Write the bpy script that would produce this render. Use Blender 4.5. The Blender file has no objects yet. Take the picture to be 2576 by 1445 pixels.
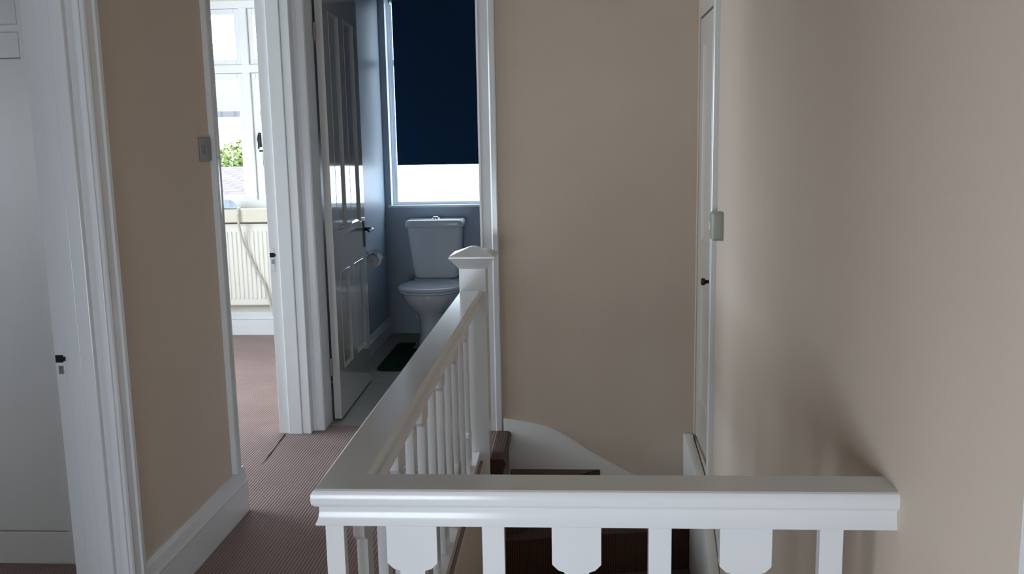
import bpy, bmesh, math, random
from mathutils import Vector, Matrix
random.seed(7)
scene = bpy.context.scene
C = scene.collection
PI = math.pi

# ------------------------------------------------------------------ materials
def new_mat(name):
    m = bpy.data.materials.new(name); m.use_nodes = True
    nt = m.node_tree; nt.nodes.clear()
    out = nt.nodes.new('ShaderNodeOutputMaterial')
    return m, nt, out

def pmat(name, col, rough=.5, spec=.5, metal=0., var=.04, scale=6., bump=0., bscale=60., coat=0., coat_rough=.05, stretch=None):
    m, nt, out = new_mat(name)
    b = nt.nodes.new('ShaderNodeBsdfPrincipled')
    b.inputs['Roughness'].default_value = rough
    b.inputs['Metallic'].default_value = metal
    b.inputs['Specular IOR Level'].default_value = spec
    b.inputs['Coat Weight'].default_value = coat
    b.inputs['Coat Roughness'].default_value = coat_rough
    tc = nt.nodes.new('ShaderNodeTexCoord')
    mp = nt.nodes.new('ShaderNodeMapping')
    if stretch: mp.inputs['Scale'].default_value = stretch
    nt.links.new(tc.outputs['Object'], mp.inputs['Vector'])
    n = nt.nodes.new('ShaderNodeTexNoise'); n.inputs['Scale'].default_value = scale; n.inputs['Detail'].default_value = 5
    nt.links.new(mp.outputs['Vector'], n.inputs['Vector'])
    r = nt.nodes.new('ShaderNodeValToRGB')
    lo = [max(0, c*(1-var)) for c in col]; hi = [min(1, c*(1+var)) for c in col]
    r.color_ramp.elements[0].position = .3; r.color_ramp.elements[1].position = .7
    r.color_ramp.elements[0].color = (*lo, 1); r.color_ramp.elements[1].color = (*hi, 1)
    nt.links.new(n.outputs['Fac'], r.inputs['Fac'])
    nt.links.new(r.outputs['Color'], b.inputs['Base Color'])
    if bump:
        n2 = nt.nodes.new('ShaderNodeTexNoise'); n2.inputs['Scale'].default_value = bscale; n2.inputs['Detail'].default_value = 4
        nt.links.new(mp.outputs['Vector'], n2.inputs['Vector'])
        bp = nt.nodes.new('ShaderNodeBump'); bp.inputs['Strength'].default_value = bump; bp.inputs['Distance'].default_value = .004
        nt.links.new(n2.outputs['Fac'], bp.inputs['Height']); nt.links.new(bp.outputs['Normal'], b.inputs['Normal'])
    nt.links.new(b.outputs['BSDF'], out.inputs['Surface'])
    return m

def carpet_mat(name, col, dark, period=.0125):
    """ribbed corded carpet: ribs run along Y"""
    m, nt, out = new_mat(name)
    b = nt.nodes.new('ShaderNodeBsdfPrincipled'); b.inputs['Roughness'].default_value = .95
    b.inputs['Specular IOR Level'].default_value = .1
    b.inputs['Sheen Weight'].default_value = .3; b.inputs['Sheen Roughness'].default_value = .5; b.inputs['Sheen Tint'].default_value = (.92, .84, .86, 1)
    tc = nt.nodes.new('ShaderNodeTexCoord')
    w = nt.nodes.new('ShaderNodeTexWave'); w.wave_type = 'BANDS'; w.bands_direction = 'X'
    w.inputs['Scale'].default_value = PI*2/period/20/1.0
    w.inputs['Distortion'].default_value = .8; w.inputs['Detail'].default_value = 2; w.inputs['Detail Scale'].default_value = 6
    nt.links.new(tc.outputs['Object'], w.inputs['Vector'])
    n = nt.nodes.new('ShaderNodeTexNoise'); n.inputs['Scale'].default_value = 3.5; n.inputs['Detail'].default_value = 6
    nt.links.new(tc.outputs['Object'], n.inputs['Vector'])
    mx = nt.nodes.new('ShaderNodeMix'); mx.data_type = 'RGBA'
    mx.inputs[6].default_value = (*dark, 1); mx.inputs[7].default_value = (*col, 1)
    nt.links.new(w.outputs['Fac'], mx.inputs[0])
    r = nt.nodes.new('ShaderNodeValToRGB')
    r.color_ramp.elements[0].position = .3; r.color_ramp.elements[1].position = .7
    r.color_ramp.elements[0].color = (.82, .80, .78, 1); r.color_ramp.elements[1].color = (1, 1, 1, 1)
    nt.links.new(n.outputs['Fac'], r.inputs['Fac'])
    m2 = nt.nodes.new('ShaderNodeMix'); m2.data_type = 'RGBA'; m2.blend_type = 'MULTIPLY'; m2.inputs[0].default_value = 1
    nt.links.new(mx.outputs[2], m2.inputs[6]); nt.links.new(r.outputs['Color'], m2.inputs[7])
    nt.links.new(m2.outputs[2], b.inputs['Base Color'])
    bp = nt.nodes.new('ShaderNodeBump'); bp.inputs['Strength'].default_value = .5; bp.inputs['Distance'].default_value = .004
    nt.links.new(w.outputs['Fac'], bp.inputs['Height']); nt.links.new(bp.outputs['Normal'], b.inputs['Normal'])
    nt.links.new(b.outputs['BSDF'], out.inputs['Surface'])
    return m

def tile_mat(name, col, mortar, sx=1., rough=.8):
    m, nt, out = new_mat(name)
    b = nt.nodes.new('ShaderNodeBsdfPrincipled'); b.inputs['Roughness'].default_value = rough
    tc = nt.nodes.new('ShaderNodeTexCoord')
    k = nt.nodes.new('ShaderNodeTexBrick'); k.inputs['Scale'].default_value = sx
    k.inputs['Color1'].default_value = (*col, 1); k.inputs['Color2'].default_value = (*[c*.75 for c in col], 1)
    k.inputs['Mortar'].default_value = (*mortar, 1); k.inputs['Mortar Size'].default_value = .03
    k.inputs['Brick Width'].default_value = .3; k.inputs['Row Height'].default_value = .22
    nt.links.new(tc.outputs['Object'], k.inputs['Vector'])
    nt.links.new(k.outputs['Color'], b.inputs['Base Color'])
    bp = nt.nodes.new('ShaderNodeBump'); bp.inputs['Strength'].default_value = .6; bp.inputs['Distance'].default_value = .02
    nt.links.new(k.outputs['Fac'], bp.inputs['Height']); bp.invert = True
    nt.links.new(bp.outputs['Normal'], b.inputs['Normal'])
    nt.links.new(b.outputs['BSDF'], out.inputs['Surface'])
    return m

def glass_mat(name):
    m, nt, out = new_mat(name)
    t = nt.nodes.new('ShaderNodeBsdfTransparent'); t.inputs['Color'].default_value = (.95, .97, .97, 1)
    g = nt.nodes.new('ShaderNodeBsdfGlossy'); g.inputs['Roughness'].default_value = .02
    lw = nt.nodes.new('ShaderNodeLayerWeight'); lw.inputs['Blend'].default_value = .12
    mx = nt.nodes.new('ShaderNodeMixShader')
    nt.links.new(lw.outputs['Fresnel'], mx.inputs['Fac'])
    nt.links.new(t.outputs['BSDF'], mx.inputs[1]); nt.links.new(g.outputs['BSDF'], mx.inputs[2])
    nt.links.new(mx.outputs['Shader'], out.inputs['Surface'])
    return m

def frosted_mat(name):
    m, nt, out = new_mat(name)
    t = nt.nodes.new('ShaderNodeBsdfTranslucent'); t.inputs['Color'].default_value = (.9, .95, .98, 1)
    g = nt.nodes.new('ShaderNodeBsdfTransparent'); g.inputs['Color'].default_value = (.9, .95, .98, 1)
    n = nt.nodes.new('ShaderNodeTexNoise'); n.inputs['Scale'].default_value = 90
    tc = nt.nodes.new('ShaderNodeTexCoord'); nt.links.new(tc.outputs['Object'], n.inputs['Vector'])
    mr = nt.nodes.new('ShaderNodeMapRange'); mr.inputs[3].default_value = .2; mr.inputs[4].default_value = .45
    nt.links.new(n.outputs['Fac'], mr.inputs[0])
    mx = nt.nodes.new('ShaderNodeMixShader')
    nt.links.new(mr.outputs[0], mx.inputs['Fac'])
    nt.links.new(t.outputs['BSDF'], mx.inputs[1]); nt.links.new(g.outputs['BSDF'], mx.inputs[2])
    nt.links.new(mx.outputs['Shader'], out.inputs['Surface'])
    return m

def leaf_mat(name, col):
    m = pmat(name, col, rough=.6, var=.45, scale=14)
    return m

def fabric_mat(name, col):
    m = pmat(name, col, rough=.85, spec=.25, var=.12, scale=220, bump=.15, bscale=500)
    return m

M = dict(
    white = pmat('white_gloss_paint', (.755, .775, .79), rough=.16, var=.015, scale=3, bump=.03, bscale=25),
    white2 = pmat('white_satin_paint', (.78, .78, .77), rough=.4, var=.02, scale=3, bump=.05, bscale=25),
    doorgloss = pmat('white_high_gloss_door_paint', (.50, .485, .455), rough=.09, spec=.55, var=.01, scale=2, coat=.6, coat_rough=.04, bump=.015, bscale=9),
    beige = pmat('beige_wall_paint', (.65, .55, .455), rough=.75, spec=.25, var=.03, scale=1.6, bump=.12, bscale=180),
    cream = pmat('cream_wall_paint', (.76, .73, .64), rough=.8, spec=.2, var=.02, scale=2, bump=.08, bscale=160),
    offwhite = pmat('off_white_wall_paint', (.75, .75, .73), rough=.8, spec=.2, var=.02, scale=2, bump=.08, bscale=160),
    blue = pmat('pale_blue_wall_paint', (.35, .405, .475), rough=.42, spec=.5, var=.03, scale=2, bump=.05, bscale=120),
    creamdoor = pmat('cream_door_paint', (.60, .565, .50), rough=.4, var=.02, scale=3, bump=.04, bscale=40),
    ceil = pmat('ceiling_darkened', (.48, .455, .41), rough=.9, spec=.1, var=.02, scale=2, bump=.1, bscale=120),  # unseen ceiling, darkened so less light bounces onto the upper walls
    carpet = carpet_mat('brown_ribbed_carpet', (.31, .212, .186), (.165, .105, .09), .0125),
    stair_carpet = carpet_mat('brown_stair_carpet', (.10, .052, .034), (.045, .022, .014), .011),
    vinyl = pmat('beige_vinyl_floor', (.22, .195, .16), rough=.5, var=.08, scale=9, bump=.03),
    seam = pmat('dark_carpet_joint', (.05, .03, .025), rough=.9),
    blind = fabric_mat('navy_blind_fabric', (.009, .042, .095)),
    ceramic = pmat('white_ceramic', (.80, .82, .84), rough=.06, spec=.5, var=.005, scale=2),
    seat = pmat('white_toilet_seat_plastic', (.78, .81, .82), rough=.12, var=.01, scale=3),
    chrome = pmat('chrome', (.85, .86, .88), rough=.08, metal=1., var=.01),
    bronze = pmat('dark_bronze', (.045, .032, .026), rough=.3, metal=.8, var=.2, scale=40),
    black = pmat('black_iron', (.02, .02, .022), rough=.45, metal=.5, var=.1),
    steel = pmat('dull_steel', (.30, .29, .29), rough=.4, metal=.8, var=.08, scale=30),
    hole = pmat('dark_latch_hole', (.01, .01, .012), rough=.9),
    switch_grey = pmat('grey_switch_plastic', (.27, .255, .26), rough=.35, var=.02),
    box_green = pmat('pale_greenish_plastic', (.36, .385, .32), rough=.45, var=.03, scale=12),
    radiator = pmat('cream_radiator_enamel', (.82, .80, .73), rough=.3, var=.01, scale=3),
    sill = pmat('cream_sill_paint', (.72, .66, .54), rough=.4, var=.03, scale=5),
    frame = pmat('white_window_frame', (.82, .83, .85), rough=.3, var=.01, scale=5),
    cable = pmat('grey_cable_sheath', (.55, .53, .50), rough=.5, var=.05),
    cloth = pmat('pale_blue_cloth', (.52, .62, .76), rough=.8, var=.12, scale=14),
    mat = pmat('dark_green_mat_pile', (.010, .042, .022), rough=1., spec=.05, var=.4, scale=90, bump=.8, bscale=260),
    paper = pmat('white_toilet_paper', (.84, .80, .79), rough=.95, spec=.1, var=.03, scale=30),
    glass = glass_mat('clear_window_glass'),
    frosted = frosted_mat('frosted_window_glass'),
    render = pmat('white_house_render', (.55, .55, .54), rough=.9, var=.06, scale=2),
    slate = tile_mat('grey_slate_roof', (.085, .085, .092), (.05, .05, .055), 1.),
    clay = tile_mat('pink_clay_tiles', (.055, .029, .031), (.016, .009, .010), 1.4),
    brick = tile_mat('outbuilding_brick', (.28, .14, .10), (.3, .28, .26), 1.6),
    leaf = leaf_mat('yellow_green_foliage', (.10, .135, .028)),
    bark = pmat('bark', (.08, .055, .04), rough=.9, var=.3, scale=20),
    grass = pmat('grass_ground', (.06, .09, .03), rough=1., var=.4, scale=3),
)

# ------------------------------------------------------------------ mesh helpers
def bm_new(): return bmesh.new()

def add_box(bm, x0, x1, y0, y1, z0, z1, bevel=0., seg=2, mat=None):
    t = bmesh.new()
    bmesh.ops.create_cube(t, size=1)
    for v in t.verts:
        v.co = Vector(((v.co.x+.5)*(x1-x0)+x0, (v.co.y+.5)*(y1-y0)+y0, (v.co.z+.5)*(z1-z0)+z0))
    if bevel > 0:
        bmesh.ops.bevel(t, geom=list(t.edges), offset=bevel, segments=seg, affect='EDGES', profile=.5)
    if mat is not None:
        for v in t.verts: v.co = mat @ v.co
    me = bpy.data.meshes.new('tmp'); t.to_mesh(me); t.free(); bm.from_mesh(me); bpy.data.meshes.remove(me)

def add_prism(bm, pts, axis, a0, a1, bevel=0.):
    """extrude a polygon (list of 2-D points) along an axis ('x','y','z')"""
    t = bmesh.new()
    def P(p, a):
        if axis == 'x': return Vector((a, p[0], p[1]))
        if axis == 'y': return Vector((p[0], a, p[1]))
        return Vector((p[0], p[1], a))
    A = [t.verts.new(P(p, a0)) for p in pts]; B = [t.verts.new(P(p, a1)) for p in pts]
    t.faces.new(A); t.faces.new(B[::-1])
    n = len(pts)
    for i in range(n): t.faces.new((A[i], B[i], B[(i+1) % n], A[(i+1) % n]))
    bmesh.ops.recalc_face_normals(t, faces=t.faces)
    if bevel > 0:
        bmesh.ops.bevel(t, geom=list(t.edges), offset=bevel, segments=2, affect='EDGES', profile=.5)
    me = bpy.data.meshes.new('tmp'); t.to_mesh(me); t.free(); bm.from_mesh(me); bpy.data.meshes.remove(me)

def add_loft(bm, rings, cap=True, closed=True):
    t = bmesh.new()
    R = [[t.verts.new(Vector(p)) for p in r] for r in rings]
    n = len(rings[0])
    for a, b in zip(R[:-1], R[1:]):
        for i in range(n if closed else n-1):
            j = (i+1) % n
            t.faces.new((a[i], a[j], b[j], b[i]))
    if cap:
        t.faces.new(R[0][::-1]); t.faces.new(R[-1])
    bmesh.ops.recalc_face_normals(t, faces=t.faces)
    me = bpy.data.meshes.new('tmp'); t.to_mesh(me); t.free(); bm.from_mesh(me); bpy.data.meshes.remove(me)

def add_tube(bm, pts, r, n=10, radii=None):
    pts = [Vector(p) for p in pts]
    rings = []
    up = Vector((0, 0, 1))
    for i, p in enumerate(pts):
        d = (pts[min(i+1, len(pts)-1)]-pts[max(i-1, 0)]).normalized()
        a = d.cross(up)
        if a.length < .05: a = d.cross(Vector((0, 1, 0)))
        a.normalize(); b = d.cross(a).normalized()
        rr = radii[i] if radii else r
        rings.append([p+a*rr*math.cos(2*PI*k/n)+b*rr*math.sin(2*PI*k/n) for k in range(n)])
    add_loft(bm, rings)

def add_lathe(bm, prof, n=24, origin=(0, 0, 0), axis='z'):
    o = Vector(origin); rings = []
    for r, h in prof:
        ring = []
        for k in range(n):
            c, s = math.cos(2*PI*k/n)*r, math.sin(2*PI*k/n)*r
            ring.append(o+(Vector((c, s, h)) if axis == 'z' else Vector((h, c, s)) if axis == 'x' else Vector((c, h, s))))
        rings.append(ring)
    add_loft(bm, rings)

def smooth_curve(pts, n=8):
    pts = [Vector(p) for p in pts]; out = []
    for i in range(len(pts)-1):
        p0, p1, p2, p3 = pts[max(i-1, 0)], pts[i], pts[i+1], pts[min(i+2, len(pts)-1)]
        for k in range(n):
            t = k/n
            out.append(.5*((2*p1)+(-p0+p2)*t+(2*p0-5*p1+4*p2-p3)*t*t+(-p0+3*p1-3*p2+p3)*t**3))
    out.append(pts[-1]); return out

def obj(name, bm, mat, parent=None, smooth=False, angle=35):
    me = bpy.data.meshes.new(name); bm.to_mesh(me); bm.free()
    me.materials.append(mat)
    if smooth:
        for p in me.polygons: p.use_smooth = True
        me.set_sharp_from_angle(angle=math.radians(angle))
    o = bpy.data.objects.new(name, me); C.objects.link(o)
    if parent is not None:
        o.parent = parent
        m = Matrix.Identity(4)
        if parent.type == 'EMPTY':
            m = Matrix.Translation(parent.location)
        o.matrix_parent_inverse = m.inverted()
    return o

def tag(o, label=None, cat=None, group=None, kind=None):
    if label: o['label'] = label
    if cat: o['category'] = cat
    if group: o['group'] = group
    if kind: o['kind'] = kind
    return o

def thing(name, label, cat, loc=(0, 0, 0), group=None, kind=None):
    o = bpy.data.objects.new(name, None); C.objects.link(o)
    o.location = loc; o.empty_display_size = .1
    return tag(o, label, cat, group, kind)

def struct(name, bm, mat, label, cat, parent=None, smooth=False):
    return tag(obj(name, bm, mat, parent, smooth), label, cat, kind='structure')

# ------------------------------------------------------------------ dimensions (metres, landing floor = 0)
XL = -1.31          # left wall of the landing, room face at XLB
XLB = -1.458
YF = 4.384          # far wall of the landing
YFB = 4.52
YE = 6.745          # outer wall, inside face
YEB = 7.02
ZC = 2.62           # ceiling
YB = -.75           # wall behind
LY0, LY1, LZ0, LZ1 = -.65, .15, .06, 1.12               # side window added in the left wall behind, to brighten the right wall
WX0, WX1, WZ0, WZ1 = -1.285, -.36, .05, 1.12         # landing window in the wall behind the viewer, at the left
YN = 1.15           # window wall of the near left room
def xr(y): return .5965+(y-1.6)*.0059   # right wall face (very slightly out of square)
ED = -.305          # edge of the landing at the top step

# ------------------------------------------------------------------ floors and ceiling
bm = bm_new()
add_box(bm, XL, -.40, YB, YF, -.25, 0)                    # corridor beside the balustrade
add_box(bm, -.40, .75, YB, 1.69, -.25, 0)                 # landing in front of the balustrade
add_box(bm, -.40, ED-.012, 3.975, YF, -.25, 0)            # top of the stairs
add_box(bm, -1.25, -.43, YF, 4.45, -.25, 0)               # into the toilet doorway
add_box(bm, -4.2, XL, YN, YE, -.25, 0); add_box(bm, XLB, XL, YB, YN, -.25, 0)                    # both rooms on the left
struct('floor', bm, M['carpet'], 'brown ribbed carpet floor of the landing and the rooms on the left', 'floor')
bm = bm_new(); add_box(bm, -1.40, -.25, 4.45, YE, -.25, .002)
struct('floor_toilet', bm, M['vinyl'], 'beige vinyl floor of the toilet room', 'floor')
bm = bm_new(); add_box(bm, -4.4, .9, YB-.25, YEB, ZC, ZC+.12)
struct('ceiling', bm, M['ceil'], 'darkened ceiling over the landing and rooms', 'ceiling')
bm = bm_new()
add_tube(bm, [(-1.439, 4.30, .001), (-1.437, 4.264, .001), (-1.423, 4.086, .0005), (-1.417, 3.99, .001), (-1.411, 3.88, .0)], .003, 8, radii=[.004, .003, .0018, .0032, .001])
struct('trim_carpet_joint', bm, M['seam'], 'dark carpet joint across the bedroom doorway', 'carpet joint')

# ------------------------------------------------------------------ walls
bm = bm_new()                                             # left wall with two doorways
add_box(bm, XLB, XL, YB, LY0, 0, ZC); add_box(bm, XLB, XL, LY1, 1.53, 0, ZC); add_box(bm, XLB, XL, LY0, LY1, 0, LZ0); add_box(bm, XLB, XL, LY0, LY1, LZ1, ZC)
add_box(bm, XLB, XL, 2.455, 3.325, 0, ZC)
add_box(bm, XLB, XL, 1.53, 2.455, 2.06, ZC)
add_box(bm, XLB, XL, 3.325, YF, 2.25, ZC)
struct('wall_left', bm, M['beige'], 'beige landing wall on the left between the two white doorways', 'wall')
bm = bm_new()                                             # far wall, toilet doorway at left
add_box(bm, -.40, .80, YF, YFB, -2.7, ZC)
add_box(bm, XLB, -1.28, YF, YFB, 0, ZC)
add_box(bm, -1.28, -.40, YF, YFB, 2.30, ZC)
struct('wall_far', bm, M['beige'], 'beige far wall of the landing behind the stairs', 'wall')
bm = bm_new()
add_prism(bm, [(xr(YB), YB), (xr(3.83), 3.83), (xr(3.83)+.14, 3.83), (xr(YB)+.14, YB)], 'z', -2.7, ZC)
add_prism(bm, [(xr(3.83), 3.83), (xr(YF), YF), (xr(YF)+.14, YF), (xr(3.83)+.14, 3.83)], 'z', 2.02, ZC)
add_prism(bm, [(xr(3.83), 3.83), (xr(YF), YF), (xr(YF)+.14, YF), (xr(3.83)+.14, 3.83)], 'z', -2.7, -.02)
add_prism(bm, [(xr(4.345), 4.345), (xr(YF), YF), (xr(YF)+.14, YF), (xr(4.345)+.14, 4.345)], 'z', -.02, 2.02)
add_box(bm, .70, .78, 3.83, 4.345, -.02, 2.02)            # back of the cupboard recess
struct('wall_right', bm, M['beige'], 'beige wall on the right that the balustrade meets', 'wall')
bm = bm_new()
add_box(bm, XLB, WX0, YB-.2, YB, 0, ZC); add_box(bm, WX1, .80, YB-.2, YB, 0, ZC)
add_box(bm, WX0, WX1, YB-.2, YB, 0, WZ0); add_box(bm, WX0, WX1, YB-.2, YB, WZ1, ZC)
struct('wall_back', bm, M['beige'], 'beige end wall of the landing behind the viewer', 'wall')
bm = bm_new()                                             # walls around the stairwell below the landing
add_box(bm, -.52, -.3995, 1.6905, 3.945, -2.7, -.25); add_box(bm, -.3995, -.390, 1.6905, 3.93, -2.7, -.004); add_box(bm, -.40, .80, 1.58, 1.69, -2.7, -.25)
struct('wall_stairwell', bm, M['beige'], 'beige wall under the landing edge beside the stairs', 'wall')
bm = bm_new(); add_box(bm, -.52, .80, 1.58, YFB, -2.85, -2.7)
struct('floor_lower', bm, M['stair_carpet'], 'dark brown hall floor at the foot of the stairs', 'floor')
# near room on the left
AX0, AX1, AZ0, AZ1 = -3.4, -2.75, 1.0, 1.8
bm = bm_new()
add_box(bm, -4.2, XLB, 3.0, 3.10, 0, ZC)                  # partition between the two rooms
struct('wall_partition', bm, M['offwhite'], 'off white partition wall between the two left rooms', 'wall')
SY0, SY1, SZ0, SZ1 = 3.2, 5.5, .5, 2.3  # bedroom side window, unseen, added for more light in the room
bm = bm_new()
add_box(bm, -4.4, -4.2, YN-.2, SY0, 0, ZC); add_box(bm, -4.4, -4.2, SY1, YEB, 0, ZC)
add_box(bm, -4.4, -4.2, SY0, SY1, 0, SZ0); add_box(bm, -4.4, -4.2, SY0, SY1, SZ1, ZC)
struct('wall_outer_left', bm, M['offwhite'], 'off white outer wall of the left rooms', 'wall')
bm = bm_new()
add_box(bm, -4.2, AX0, YN-.2, YN, 0, ZC); add_box(bm, AX1, XLB, YN-.2, YN, 0, ZC)
add_box(bm, AX0, AX1, YN-.2, YN, 0, AZ0); add_box(bm, AX0, AX1, YN-.2, YN, AZ1, ZC)
struct('wall_near_room', bm, M['offwhite'], 'off white window wall of the near left room', 'wall')
# bedroom / toilet partition and outer wall
bm = bm_new(); add_box(bm, XLB, -1.425, YFB, YE, 0, ZC)
struct('wall_bedroom_side', bm, M['cream'], 'cream side wall of the bedroom next to the toilet', 'wall')
bm = bm_new(); add_box(bm, -1.425, -1.38, YFB, YE, 0, ZC)
struct('wall_toilet_left', bm, M['blue'], 'pale blue toilet wall behind the open door', 'wall')
bm = bm_new(); add_box(bm, -.26, -.16, YFB, YE, 0, ZC)
struct('wall_toilet_right', bm, M['blue'], 'pale blue toilet wall hidden right of the doorway', 'wall')
TX0, TX1, TZ0, TZ1 = -1.335, -.50, .985, 2.50             # toilet window opening
bm = bm_new()
add_box(bm, -1.40, TX0, YE, YEB, 0, ZC); add_box(bm, TX1, -.16, YE, YEB, 0, ZC)
add_box(bm, TX0, TX1, YE, YEB, 0, TZ0); add_box(bm, TX0, TX1, YE, YEB, TZ1, ZC)
struct('wall_toilet_window', bm, M['blue'], 'pale blue toilet wall below the window behind the cistern', 'wall')
BX0, BX1, BZ0, BZ1 = -3.75, -1.80, .985, 2.52             # bedroom window opening
bm = bm_new()
add_box(bm, -4.2, BX0, YE, YEB, 0, ZC); add_box(bm, BX1, -1.40, YE, YEB, 0, ZC)
add_box(bm, BX0, BX1, YE, YEB, 0, BZ0); add_box(bm, BX0, BX1, YE, YEB, BZ1, ZC)
struct('wall_bedroom_window', bm, M['cream'], 'cream bedroom wall around the window above the radiator', 'wall')

# ------------------------------------------------------------------ skirtings
def skirting(bm, axis, face, sgn, a0, a1, h=.18, t=.02):
    """axis 'y': runs along Y on an X face; axis 'x': runs along X on a Y face"""
    pr = [(0, 0), (t, 0), (t, h*.66), (t+.004, h*.70), (t*.75, h*.74), (t*.6, h*.9), (t*.35, h), (0, h)]
    pts = [(face+sgn*u, z) for u, z in pr]
    if axis == 'y':
        add_prism(bm, pts, 'y', a0, a1)
    else:
        add_prism(bm, pts, 'x', a0, a1)
bm = bm_new(); skirting(bm, 'y', XL, 1, 2.485, 3.36, .183, .024); skirting(bm, 'y', XL, 1, YB, 1.47, .183, .024)
struct('baseboard_left', bm, M['white'], 'white moulded skirting board along the left landing wall', 'skirting')
bm = bm_new()
add_prism(bm, [(xr(YB), YB), (xr(1.1), 1.1), (xr(1.1)-.022, 1.1), (xr(YB)-.022, YB)], 'z', 0, .18)
add_prism(bm, [(xr(1.22), 1.22), (xr(1.69), 1.69), (xr(1.69)-.022, 1.69), (xr(1.22)-.022, 1.22)], 'z', 0, .18)
struct('baseboard_right', bm, M['white'], 'white skirting board along the right landing wall', 'skirting')
bm = bm_new(); skirting(bm, 'x', YE, -1, -4.2, XLB, .18, .02)
struct('baseboard_bedroom', bm, M['white'], 'white skirting board under the bedroom radiator', 'skirting')
bm = bm_new(); skirting(bm, 'y', -1.38, 1, YFB, YE, .135, .018)
struct('baseboard_toilet', bm, M['white'], 'white skirting board of the toilet room', 'skirting')

# ------------------------------------------------------------------ door frames
def arch_prof(w, t):
    """flat-and-stepped architrave section: (along width, proud of wall)"""
    return [(0, 0), (0, t*.55), (w*.10, t*.7), (w*.16, t*.55), (w*.62, t*.72), (w*.70, t), (w*.94, t), (w, t*.85), (w, 0)]

def latch_plate(parent, x, z, y, w=.026):
    bm = bm_new(); add_box(bm, x-w/2, x+w/2, y-.0018, y, z-.062, z+.052, .001)
    p = obj('strike_plate', bm, M['white'], parent)
    bm = bm_new(); add_box(bm, x-.012, x+.011, y-.0030, y-.0005, z+.008, z+.030, .0008)
    add_box(bm, x-.003, x+.017, y-.0034, y-.0005, z+.012, z+.025, .0008)
    tag(obj('latch_hole', bm, M['hole'], p), 'dark latch hole')
    bm = bm_new(); add_box(bm, x-.005, x+.010, y-.0030, y-.0005, z-.026, z-.002, .0008)
    tag(obj('bolt_hole', bm, M['steel'], p), 'grey bolt hole')

# near left doorway: far lining at Y=2.43
t = thing('trim_near_doorway', 'white door frame of the near left doorway, bare latch plate showing', 'door frame', (-1.40, 2.43, 0), kind='structure')
bm = bm_new()
add_box(bm, XLB-.012, XL+.002, 2.43, 2.456, 0, 2.06, .002)
add_box(bm, -1.428, -1.385, 2.418, 2.432, 0, 2.05, .003)
add_box(bm, -1.385, -1.345, 2.412, 2.432, 0, 2.05, .003)
obj('lining', bm, M['white'], t)
bm = bm_new(); add_box(bm, XLB-.012, XL+.002, 1.53, 1.556, 0, 2.06, .002); obj('lining', bm, M['white'], t)
bm = bm_new(); add_box(bm, XLB-.012, XL+.002, 1.53, 2.456, 2.035, 2.062, .002); obj('lining', bm, M['white'], t)
for (y0, s) in ((2.437, 1), (1.549, -1)):
    bm = bm_new(); add_prism(bm, [(XL+p, y0+s*u) for u, p in arch_prof(.068, .020)], 'z', 0, 2.12); obj('architrave', bm, M['white'], t)
bm = bm_new(); add_prism(bm, [(XL+p, 2.045+u) for u, p in arch_prof(.068, .020)], 'y', 1.48, 2.505); obj('architrave', bm, M['white'], t)
latch_plate(t, -1.455, .828, 2.43)
# bedroom doorway: far lining at Y=4.32
t = thing('trim_bedroom_doorway', 'white door frame of the bedroom doorway with a small latch plate', 'door frame', (-1.40, 4.32, 0), kind='structure')
bm = bm_new()
add_box(bm, XLB-.012, XL+.002, 4.32, YF, 0, 2.25, .002)
add_box(bm, -1.418, -1.350, 4.306, 4.322, 0, 2.24, .004)
add_box(bm, -1.350, XL+.004, 4.312, 4.322, 0, 2.24, .004)
obj('lining', bm, M['white'], t)
bm = bm_new(); add_box(bm, XLB-.012, XL+.002, 3.325, 3.352, 0, 2.25, .002); obj('lining', bm, M['white'], t)
bm = bm_new(); add_box(bm, XLB-.012, XL+.002, 3.325, YF, 2.225, 2.252, .002); obj('lining', bm, M['white'], t)
bm = bm_new(); add_prism(bm, [(XL+p, 3.338-u) for u, p in arch_prof(.072, .020)], 'z', .183, 2.31); obj('architrave', bm, M['white'], t)
bm = bm_new(); add_prism(bm, [(XL+p, 2.235+u) for u, p in arch_prof(.068, .020)], 'y', 3.27, YF); obj('architrave', bm, M['white'], t)
latch_plate(t, -1.455, .893, 4.32, .022)
# toilet doorway
t = thing('trim_toilet_doorway', 'white door frame of the toilet doorway in the far wall', 'door frame', (-.84, YF, 0), kind='structure')
bm = bm_new(); add_box(bm, -1.284, -1.252, YF-.002, YFB+.01, 0, 2.30, .002); obj('lining', bm, M['white'], t)
bm = bm_new(); add_box(bm, -.432, -.398, YF-.002, YFB+.01, 0, 2.30, .002); obj('lining', bm, M['white'], t)
bm = bm_new(); add_box(bm, -1.284, -.398, YF-.002, YFB+.01, 2.275, 2.305, .002); obj('lining', bm, M['white'], t)
bm = bm_new(); add_prism(bm, [(-1.254-u, YF-p) for u, p in arch_prof(.056, .020)], 'z', 0, 2.36); obj('architrave', bm, M['white'], t)
bm = bm_new(); add_prism(bm, [(-.430+u, YF-p) for u, p in arch_prof(.088, .020)], 'z', 0, 2.36); obj('architrave', bm, M['white'], t)
bm = bm_new(); add_prism(bm, [(YF-p, 2.285+u) for u, p in arch_prof(.075, .020)], 'x', -1.31, -.342); obj('architrave', bm, M['white'], t)
# doorway near the viewer on the right wall: only its far architrave shows
bm = bm_new(); add_box(bm, xr(1.08)-.022, xr(1.08)+.004, 1.03, 1.125, 0, 2.1, .004)
struct('trim_right_edge', bm, M['white'], 'white upright trim at the right edge of the picture', 'trim')

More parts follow.
